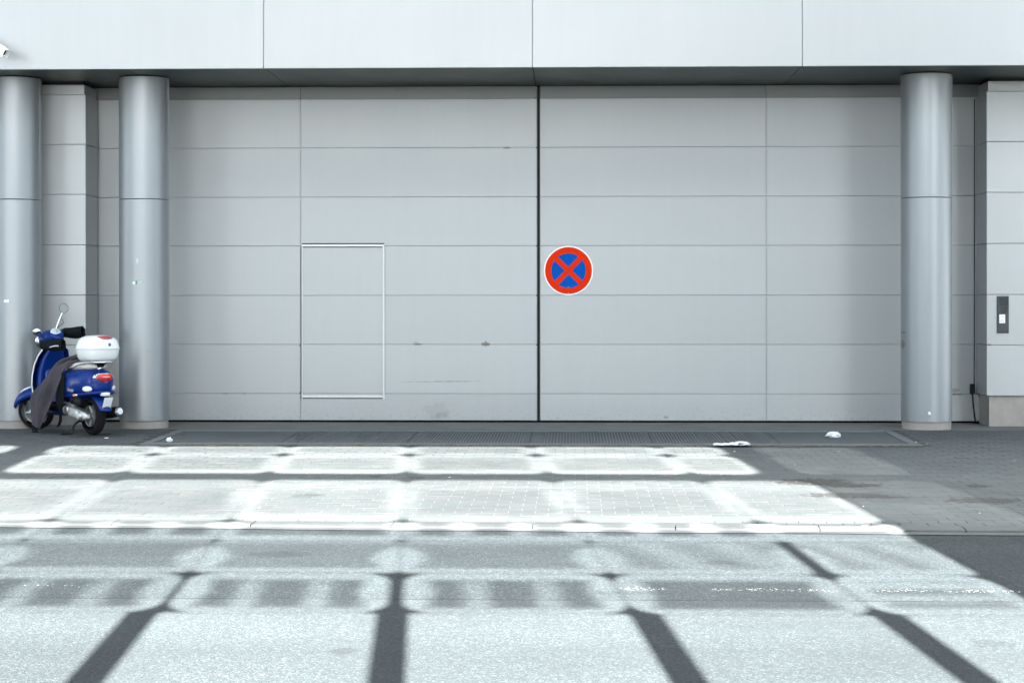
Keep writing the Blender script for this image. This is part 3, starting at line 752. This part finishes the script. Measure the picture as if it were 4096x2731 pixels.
# leg shield
secs=[]
prof=[(.27,.985,.10),(.295,.94,.165),(.335,.86,.205),(.38,.76,.222),(.415,.64,.228),(.43,.54,.225),(.425,.46,.215),(.40,.39,.205),(.34,.33,.195)]
for x,z,w in prof:
    secs.append([(x+.035-(.115 if z>.45 else .06)*abs(b)**2.2+ (0 if abs(b)<.95 else -.008),w*b,z) for b in [k/8-1 for k in range(17)]])
ls=solid(MB().loft(secs,closed=False,cap=False).build('leg_shield',M['scblue'],sco),.010)
for sgn in (1,-1):
    pts=[Vector((x+.035-(.115 if z>.45 else .06)-.008,sgn*(w+.002),z)) for x,z,w in prof]
    MB().tube(pts,.0085,8).build('trim_edge',M['whitebox'],ls)
# inner shield with glove box
ib=MB().loft([sup(.20+.09*(1-abs((z-.66)/.30)**2)*.3+dx,0,z,.06,w,'xy',3.2,28) for z,w,dx in ((.34,.15,.10),(.42,.165,.10),(.55,.175,.10),(.70,.17,.085),(.82,.15,.06),(.90,.12,.04),(.95,.09,.03))]).build('inner_shield',M['scblue'],sco)
MB().loft([sup(.185,0,.66,.11,.10,'yz',5,28),sup(.172,0,.66,.10,.09,'yz',5,28)]).tf(Matrix.Translation((.055,.0,-.04))).build('glove_box_door',M['scblue'],ib)
MB().loft([sup(.20,.09,.55,.045,.055,'yz',4,20),sup(.186,.09,.55,.038,.048,'yz',4,20)]).tf(Matrix.Translation((.04,.015,0))).build('hatch',M['scblue'],ib)
MB().tube([(.30,0,.90),(.27,0,1.0),(.26,0,1.06)],[.075,.06,.06],20).build('steering_neck',M['scblue'],sco)
# floor and lower frame
MB().loft([sup(-.16,0,.30,.17,.035,'yz',4),sup(.0,0,.285,.185,.03,'yz',4),sup(.25,0,.285,.19,.03,'yz',4),sup(.37,0,.32,.18,.04,'yz',4)]).build('floorboard',M['black'],sco)
MB().loft([sup(-.25,0,.25,.12,.05,'yz',3),sup(.0,0,.235,.14,.04,'yz',3),sup(.30,0,.24,.13,.04,'yz',3),sup(.40,0,.30,.08,.04,'yz',3)]).build('under_frame',M['scblue'],sco)
# tail body
tb=[(-.10,.10,.36,.66),(-.15,.155,.34,.70),(-.25,.195,.345,.725),(-.36,.222,.36,.738),(-.48,.232,.375,.745),(-.60,.228,.40,.748),(-.69,.205,.425,.742),(-.765,.165,.445,.725),(-.815,.12,.465,.70),(-.842,.07,.49,.665),(-.85,.02,.54,.61)]
body=MB().loft([sup(x,0,(a+b)/2,w,(b-a)/2,'yz',2.5,36) for x,w,a,b in tb]).build('tail_body',M['scblue'],sco)
# crease strip low on the cowl
cr=[sup(x,0,z,w,h,'yz',3,32) for x,w,z,h in ((-.34,.215,.43,.02),(-.48,.235,.44,.022),(-.62,.236,.455,.022),(-.74,.20,.468,.022),(-.83,.13,.478,.022),(-.862,.06,.482,.018))]
MB().loft(cr).build('cowl_rim',M['scblue'],body)
# tail light
def patch(cx,cy,cz,hw,hh,bul,name,mat,parent,yaw=0,taper=.75,n=20,e=3):
    """bulging lens facing backwards (-x), turned by yaw about z"""
    secs=[]
    for s_,d in ((1,.03),(1,.0),(.93,-bul*.6),(.7,-bul*.9),(.3,-bul)):
        ring=[]
        for k in range(n):
            w=2*PI*k/n; cw,sw=math.cos(w),math.sin(w)
            u=hw*s_*math.copysign(abs(cw)**(2/e),cw); v=hh*s_*math.copysign(abs(sw)**(2/e),sw)
            if v<0: u*=1-(1-taper)*(-v/hh)
            ring.append((d,u,v))
        secs.append(ring)
    return MB().loft(secs).tf(Matrix.Translation((cx,cy,cz))@Matrix.Rotation(yaw,4,'Z')).build(name,mat,parent)
patch(-.822,0,.645,.122,.050,.02,'tail_light_bezel',M['chrome'],body,0,.62)
patch(-.836,0,.644,.104,.043,.026,'tail_light',M['redlens'],body,0,.62)
for sgn in (1,-1):
    patch(-.755,sgn*.165,.522,.055,.033,.022,'indicator',M['clearlens'],body,-sgn*.75,1.0,e=2.2)
    o=MB().loft([sup(-.60,sgn*.236,.452,.026,.014,'xz',4,16),sup(-.60,sgn*.243,.452,.024,.012,'xz',4,16)]).build('side_reflector',M['orange'],body)
    MB().loft([sup(-.64,sgn*.232,.455,.016,.008,'xz',3,14),sup(-.64,sgn*.242,.455,.013,.006,'xz',3,14)]).build('reflector_cap',M['chrome'],body)
textmesh('Vespa',.062,'script',M['chrome'],body,(-.515,.236,.487),(PI/2,0,PI-.05),.002,.35)
tt=MB().lathe([(0,-.0),(.03,0),(.034,.01),(.03,.025),(0,.03)],(-.73,0,.735),'Z',20).build('rack_foot',M['chrome'],sco)
# rear mudguard, plate light and plate
rm=[]
for x,z,w in ((-.74,.44,.10),(-.80,.42,.10),(-.86,.37,.092),(-.905,.30,.08),(-.92,.275,.07)):
    rm.append([(x+.035*b*b*1.2,w*b,z+.0) for b in [k/5-1 for k in range(11)]])
rmo=solid(MB().loft(rm,closed=False,cap=False).build('rear_mudguard',M['scblue'],sco),.008)
pt=Matrix.Translation((-.905,0.0,.365))@Matrix.Rotation(math.radians(-24),4,'Y')
pl=MB().box(-.004,.002,-.0525,.0525,-.068,.068).tf(pt).build('number_plate',M['plateW'],sco)
MB().box(-.006,.001,-.0525,.0525,-.083,-.070).tf(pt).build('dealer_strip',plain('plate_blue',(.02,.16,.32),.4),pl)
for k,(a,b) in enumerate(((-.042,-.020),(-.012,.008),(.018,.040))):
    MB().box(-.0048,-.0042,a,a+.004,-.052,-.030).box(-.0048,-.0042,b-.004,b,-.052,-.030).box(-.0048,-.0042,a,b,-.054,-.050).tf(pt).build('plate_print',M['reflect'],pl)
patch(-.868,0,.462,.055,.022,.012,'plate_light',M['clearlens'],sco,0,1,e=4)
# seat
MB().loft([sup(x,0,z,w,h,'yz',3,26) for x,w,z,h in ((-.10,.07,.735,.02),(-.16,.12,.745,.045),(-.30,.145,.76,.052),(-.45,.15,.765,.052),(-.60,.145,.775,.052),(-.70,.12,.775,.045),(-.76,.06,.77,.02))]).build('seat',M['cream'],sco)
# rack
rk=MB()
for sgn in (1,-1):
    rk.tube([(-.30,sgn*.165,.715),(-.42,sgn*.178,.74),(-.55,sgn*.172,.785),(-.68,sgn*.15,.812),(-.86,sgn*.12,.818),(-.91,sgn*.04,.818)],.0095,10)
    rk.tube([(-.73,sgn*.02,.755),(-.76,sgn*.07,.81)],.009,8)
rk.tube([(-.60,-.165,.802),(-.60,.165,.802)],.008,8); rk.tube([(-.82,-.13,.818),(-.82,.13,.818)],.008,8); rk.tube([(-.91,-.045,.818),(-.91,.045,.818)],.0095,8)
rk.build('rack',M['chrome'],sco)
MB().loft([sup(-.74,0,.76,.035,.04,'xy',3,16),sup(-.76,0,.815,.055,.06,'xy',3,16)]).build('rack_support',M['black'],sco)
# top case
TC=(-.70,0.0)
def ring(z,a,b,e=3.4): return sup(TC[0],TC[1],z,a,b,'xy',e,44)
tc=MB().loft([ring(.826,.13,.15),ring(.832,.15,.175),(ring(.86,.172,.20)),ring(.92,.184,.214),ring(.952,.188,.219),ring(.955,.195,.226),ring(.961,.195,.226)]).build('top_case',M['whitebox'],sco)
lid=MB().loft([ring(.9645,.195,.226),ring(.971,.195,.226),ring(.974,.189,.219),ring(1.01,.184,.212),ring(1.055,.170,.196),ring(1.085,.145,.168),ring(1.105,.105,.125),ring(1.113,.05,.06),ring(1.114,.01,.01)]).build('lid',M['whitebox'],tc)
MB().loft([ring(.960,.185,.216),ring(.966,.185,.216)]).build('lid_seam',M['black'],tc)
# red reflector wrapped over the top rear edge of the lid
rr=[]
for i in range(17):
    b=-1+2*i/16; half=.010*(1-abs(b)**3)+.002
    base=Vector((TC[0]-.150+.050*b*b,-.02+.105*b,1.082)); dn=Vector((.045,0,.03)).normalized()
    rr.append([tuple(base+dn*half*1.5+Vector((-.006,0,.010))),tuple(base-dn*half*1.5+Vector((-.010,0,.004)))])
solid(MB().loft(rr,closed=False,cap=False).build('case_reflector',M['redref'],lid),.012)
MB().tube([(TC[0]-.180,-.035,1.012),(TC[0]-.196,-.035,1.008)],[.018,.016],20).build('lock',M['chrome'],tc)
# headset group
hs=MB().loft([sup(x,0,z,w,h,'yz',2.3,28) for x,w,z,h in ((.43,.075,1.045,.075),(.40,.088,1.05,.088),(.34,.105,1.065,.092),(.28,.115,1.08,.085),(.22,.11,1.085,.07),(.17,.085,1.075,.05),(.14,.04,1.07,.02))])
for sgn in (1,-1): hs.tube([(.27,sgn*.06,1.08),(.255,sgn*.14,1.085),(.245,sgn*.20,1.085)],[.07,.045,.035],16)
hs.tf(MS).build('headset',M['scblue'],sco)
hl=MB().lathe([(.088,.395),(.092,.425),(.082,.446),(.074,.444)],(0,0,1.045),'X',32).tf(MS).build('headlight_rim',M['chrome'],sco)
MB().lathe([(.076,.43),(.06,.452),(.03,.462),(0,.464)],(0,0,1.045),'X',28).tf(MS).build('headlight',M['clearlens'],sco)
cl_M=MS@Matrix.Translation((.215,0,1.142))@Matrix.Rotation(math.radians(-34),4,'Y')
MB().loft([sup(0,0,-.03,.056,.078,'xy',2.2,28),sup(0,0,.010,.052,.074,'xy',2.2,28),sup(0,0,.014,.046,.067,'xy',2.2,28)]).tf(cl_M).build('dial_cluster',M['dial'],sco)
dd=MB(); dd.box(-.024,-.004,-.012,.016,.0145,.0158); dd.box(-.03,-.018,.022,.040,.0145,.0158); dd.box(.006,.008,-.05,.05,.0145,.0155); dd.tf(cl_M).build('dial_marks',M['ink'],sco)
# grip muffs: padded sleeves opening towards the rider
for sgn in (1,-1):
    secs=[]
    for x,w,h,dz in ((.31,.02,.02,.0),(.30,.05,.04,.0),(.26,.068,.052,-.005),(.20,.074,.060,-.01),(.12,.074,.066,-.014),(.06,.070,.068,-.016),(.035,.070,.068,-.017)):
        secs.append([(p[0],p[1]+.006*math.sin(8*k+x*40),p[2]+.004*math.sin(5*k+x*60)) for k,p in enumerate(sup(x-.02,sgn*.285,1.062+dz,w,h,'yz',2.3,20))])
    inner=[[(c[0]+.004,c[1],c[2]) for c in sup(.015,sgn*.285,1.045,.056,.054,'yz',2.3,20)],[c for c in sup(.09,sgn*.285,1.048,.05,.05,'yz',2.3,20)]]
    m_=MB().loft(secs+inner,cap=True).tf(MS).build('grip_muff',M['muff'],sco)
    tp=[]
    for t in range(7):
        x=.17-.11*t/6; y=sgn*.285+sgn*.075; tp.append([(x-.02,y,1.052+.012*math.sin(t*.4)),(x-.02,y+sgn*.001,1.038+.012*math.sin(t*.4)-.0)])
    if sgn>0: solid(MB().loft(tp,closed=False,cap=False).tf(MS).build('reflective_strip',M['reflect'],m_),.004)
# mirrors
mr=empty('mirror',(0,0,0),0,sco)
MB().tube([(.285,-.15,1.10),(.27,-.165,1.16),(.23,-.20,1.25),(.20,-.235,1.315)],[.008,.0105,.0105,.008],10).tf(MS).build('mirror_stem',M['chrome'],mr)
mM=MS@Matrix.Translation((.185,-.25,1.355))@Matrix.Rotation(math.radians(-48),4,'Z')@Matrix.Rotation(math.radians(10),4,'Y')
MB().lathe([(0,.030),(.03,.024),(.052,.008),(.056,-.006),(.052,-.008)],(0,0,0),'X',28).tf(mM).build('mirror_shell',M['black'],mr)
MB().lathe([(.0525,-.0068),(.0,-.0066)],(0,0,0),'X',28).tf(mM).build('mirror_glass',M['glassm'],mr)
MB().tube([(.275,-.19,1.14),(.20,-.215,1.19),(.22,-.22,1.25)],.004,6).tf(MS).build('cable',M['black'],sco)
ml=empty('mirror',(0,0,0),0,sco)
MB().tube([(.27,.15,1.09),(.31,.165,1.13),(.33,.17,1.16)],[.009,.010,.008],10).tf(MS).build('mirror_stem',M['black'],ml)
mL=MS@Matrix.Translation((.36,.175,1.19))@Matrix.Rotation(math.radians(118),4,'Z')@Matrix.Rotation(math.radians(35),4,'Y')
MB().lathe([(0,.030),(.03,.024),(.048,.008),(.052,-.006),(.048,-.008)],(0,0,0),'X',28).tf(mL).build('mirror_shell',M['chrome'],ml)
MB().lathe([(.0485,-.0068),(.0,-.0066)],(0,0,0),'X',28).tf(mL).build('mirror_glass',M['glassm'],ml)
# engine, on the left of the rear wheel
en=MB().loft([sup(x,y,z,w,h,'yz',3,24) for x,y,z,w,h in ((-.26,.10,.295,.04,.05),(-.30,.11,.285,.06,.075),(-.40,.115,.265,.065,.078),(-.50,.12,.24,.06,.066),(-.60,.125,.225,.055,.062),(-.68,.125,.215,.045,.05),(-.71,.12,.213,.02,.02))])
en.lathe([(0,.198),(.045,.196),(.055,.185),(.06,.15)],(-.33,0,.275),'Y',24); en.lathe([(0,.195),(.035,.192),(.045,.18),(.05,.15)],(-.60,0,.218),'Y',24)
for k in range(5): en.box(-.40-.03*k,-.392-.03*k,.16,.186,.215-.004*k,.305-.008*k)
en.tube([(-.27,.12,.33),(-.36,.15,.345),(-.45,.14,.32)],[.02,.022,.018],12)
en.build('engine_casing',M['alu'],sco)
MB().loft([sup(x,.09,z,w,h,'yz',4,20) for x,w,z,h in ((-.34,.05,.37,.04),(-.38,.07,.385,.055),(-.52,.07,.385,.05),(-.57,.05,.375,.04))]).build('air_filter',M['black'],sco)
MB().loft([sup(x,0,.33,.09,.10,'yz',3,20) for x in (-.22,-.45)]).build('engine_block',M['black'],sco)
MB().tube([(-.36,-.13,.20),(-.46,-.17,.225),(-.70,-.175,.245),(-.86,-.175,.265)],[.03,.058,.064,.055],18).build('exhaust',M['black'],sco)
MB().tube([(-.86,-.175,.265),(-.885,-.175,.27)],[.05,.036],16).build('exhaust_tip',M['alu'],sco)
MB().tube([(-.70,-.10,.22),(-.72,-.11,.42),(-.70,-.12,.52)],.022,10).build('shock_absorber',M['black'],sco)
ks=MB()
for sgn in (1,-1): ks.tube([(-.43,sgn*.06,.155),(-.415,sgn*.10,.13),(-.40,sgn*.13,.08),(-.405,sgn*.145,.008)],.0125,10)
ks.tube([(-.405,.145,.008),(-.395,.20,.008),(-.375,.27,.010)],[.012,.011,.010],8); ks.tube([(-.43,-.07,.15),(-.43,.07,.15)],.012,8)
ks.build('kickstand',M['black'],sco)
# leg cover hanging over the left side
A_=[(-.458,.085,.905),(-.33,.15,.865),(-.235,.215,.82),(-.16,.25,.745),(.01,.27,.585),(.15,.278,.50),(.275,.27,.405),(.275,.27,.24),(.262,.262,.062)]
B_=[(-.50,.115,.83),(-.42,.165,.79),(-.345,.225,.715),(-.36,.255,.66),(-.30,.285,.50),(-.20,.29,.355),(-.09,.288,.23),(.02,.28,.12),(.105,.262,.045)]
def interp(P,t):
    f=t*(len(P)-1); i=min(int(f),len(P)-2); f-=i
    p0,p1,p2,p3=[Vector(P[max(0,min(len(P)-1,i+k))]) for k in (-1,0,1,2)]
    return .5*((2*p1)+(p2-p0)*f+(2*p0-5*p1+4*p2-p3)*f*f+(3*p1-p0-3*p2+p3)*f**3)
secs=[]
for i in range(49):
    t=i/48; a,b=interp(A_,t),interp(B_,t); ringp=[]
    for j in range(21):
        s_=j/20; p=a.lerp(b,s_)
        amp=.006+.052*math.sin(PI*min(1,max(0,t)))*math.sin(PI*s_)**.5
        fold=math.sin(s_*9.5+t*3.2+.8*math.sin(t*6))*.75+.5*math.sin(s_*17-t*5)+.5*mnoise.noise(Vector((s_*3,t*7,2)))
        p=p+Vector((.12*fold*amp,fold*amp*.8,.1*fold*amp)); ringp.append(tuple(p))
    secs.append(ringp)
lc=solid(MB().loft(secs,closed=False,cap=False).build('leg_cover',M['cloth'],sco),.006)
sec2=[]
A2=[(-.355,.245,.70),(-.30,.262,.52),(-.25,.26,.38),(-.27,.235,.26),(-.24,.225,.14),(-.19,.22,.075)]
B2=[(-.395,.236,.66),(-.385,.243,.50),(-.375,.245,.36),(-.33,.235,.26),(-.325,.225,.16),(-.26,.22,.10)]
for i in range(21):
    t=i/20; a,b=interp(A2,t),interp(B2,t)
    sec2.append([tuple(a.lerp(b,j/6)+Vector((0,.01*math.sin(j*1.7+t*5),0))) for j in range(7)])
solid(MB().loft(sec2,closed=False,cap=False).build('cover_lining',M['muff'],sco),.005)
kn=MB()
for a,b,c in (((.26,.265,.07),(.20,.275,.035),(.15,.28,.012)),((.19,.27,.04),(.13,.285,.02),(.10,.30,.008)),((.17,.27,.045),(.16,.29,.015),(.19,.31,.006)),((.24,.27,.06),(.22,.285,.03),(.17,.285,.04))): kn.tube([a,b,c],[.016,.013,.006],8)
kn.build('tie_strap',M['muff'],sco)
# cover folds lying over the saddle
sec3=[]
for i in range(17):
    t=i/16; x=-.22-.28*t
    sec3.append([(x+.02*math.sin(j),y,.815+.085*t-.55*max(0,abs(y)-.10)+.010*math.sin(j*1.9+t*4)) for j,y in enumerate([-.16+.32*q/12 for q in range(13)])])
solid(MB().loft(sec3,closed=False,cap=False).build('cover_fold',M['cloth'],sco),.008)

# ------------------------------------------------------------------ litter
def crumple(name,loc,sx,sy,sz,seed,mat,label,cat,group=None):
    bm=bmesh.new(); bmesh.ops.create_icosphere(bm,subdivisions=3,radius=1)
    for v in bm.verts:
        n=mnoise.noise(v.co*2.1+Vector((seed,0,0)))*.45+mnoise.noise(v.co*5+Vector((0,seed,0)))*.22
        v.co*=1+n; v.co=Vector((v.co.x*sx,v.co.y*sy,max(0,(v.co.z+.75)*sz)))
    me=bpy.data.meshes.new(name); bm.to_mesh(me); bm.free(); me.materials.append(mat)
    o=link(name,me,None,loc); tag(o,label,cat,group); return o
crumple('tissue',(2.82,-2.40,zg(-2.40)+.003),.075,.06,.035,3,M['paper'],'crumpled white tissue lying on the right end of the drain cover','tissue')
crumple('tissue',(-4.33,-3.15,zg(-3.15)+.003),.032,.026,.028,8,M['paper'],'small peaked scrap of white tissue at the left end of the drain cover','tissue')
pp=empty('paper_sheet',(1.63,-3.56,zg(-3.56)+.014)); tag(pp,'flattened white paper with a dark printed stripe on the drain border','paper')
def crsheet(pts,n,amp,seed):
    return pts
ps=[]
for i in range(13):
    t=i/12; rowp=[]
    for j in range(7):
        s_=j/6; x=-.20+.38*t; y=-.09+.18*s_*(1-.25*abs(t-.5)); z=.006+.030*math.sin(PI*s_)*(.3+.7*sstep(.3,.8,t))*(1-.6*sstep(.85,1,t))+.012*abs(mnoise.noise(Vector((t*5,s_*4,5))))
        rowp.append((x,y,z))
    ps.append(rowp)
solid(MB().loft(ps,closed=False,cap=False,smooth=False).build('sheet',M['paper'],pp),.002)
MB().add([(.05,-.094,.004),(.19,-.075,.004),(.17,-.06,.022),(.06,-.075,.030)],[(0,1,2,3)]).build('printed_stripe',plain('navy_print',(.012,.014,.03),.5),pp)
lf=MB(); lv=[]
for i in range(9):
    t=i/8; w=.022*math.sin(PI*min(1,t*1.05))**.8
    lv.append([(-.05+.1*t,-w,.012+.012*t*(1-t)*4),(-.05+.1*t,0,.004+.012*t*(1-t)*4),(-.05+.1*t,w,.014+.010*t*(1-t)*4)])
lo=solid(lf.loft(lv,closed=False,cap=False).build('leaf',M['leaf']),.0015); lo.location=(-4.32,-2.62,zg(-2.62)+.004); lo.rotation_euler=(0,0,.3); tag(lo,'curled brown leaf on the left end of the drain cover','leaf')
for k,(x,y,r) in enumerate(((.83,-10.24,.1),(2.02,-10.30,.3),(-5.1,-2.75,.5))):
    bt=MB().tube([(-.02,0,.005),(.02,0,.005)],.0045,8).build('cigarette_butt',M['butt'] if k<2 else M['paper'],None); bt.location=(x,y,zg(y)+.008); bt.rotation_euler=(0,0,r)
    tag(bt,('orange cigarette butt lying on the sunlit kerb, left one of two','orange cigarette butt lying on the kerb, right one of two','pale cigarette butt lying on pavers in front of the scooter')[k],'cigarette butt','cigarette butts')
lit=MB()
for (x,y) in ((4.2,-5.1),(2.2,-9.0),(3.0,-9.4),(-1.1,-6.85),(3.7,-3.2),(3.62,-3.0),(4.35,-8.1),(.1,-9.4),(1.6,-4.2),(-2.4,-9.2),(2.65,-4.15),(3.95,-9.2),(4.5,-6.6),(2.05,-5.6)):
    r=random.uniform(.005,.012); n=5; a0=random.random()*6; z=zg(y)+.003
    lit.add([(x+r*math.cos(a0+2*PI*q/n)*random.uniform(.6,1.3),y+r*math.sin(a0+2*PI*q/n)*random.uniform(.6,1.2),z) for q in range(n)]+[(x,y,z+r*.5)],[(q,(q+1)%n,n) for q in range(n)])
tag(lit.build('litter_specks',M['paper'],raw=True),'tiny scattered white paper specks on the pavement','litter',kind='stuff')
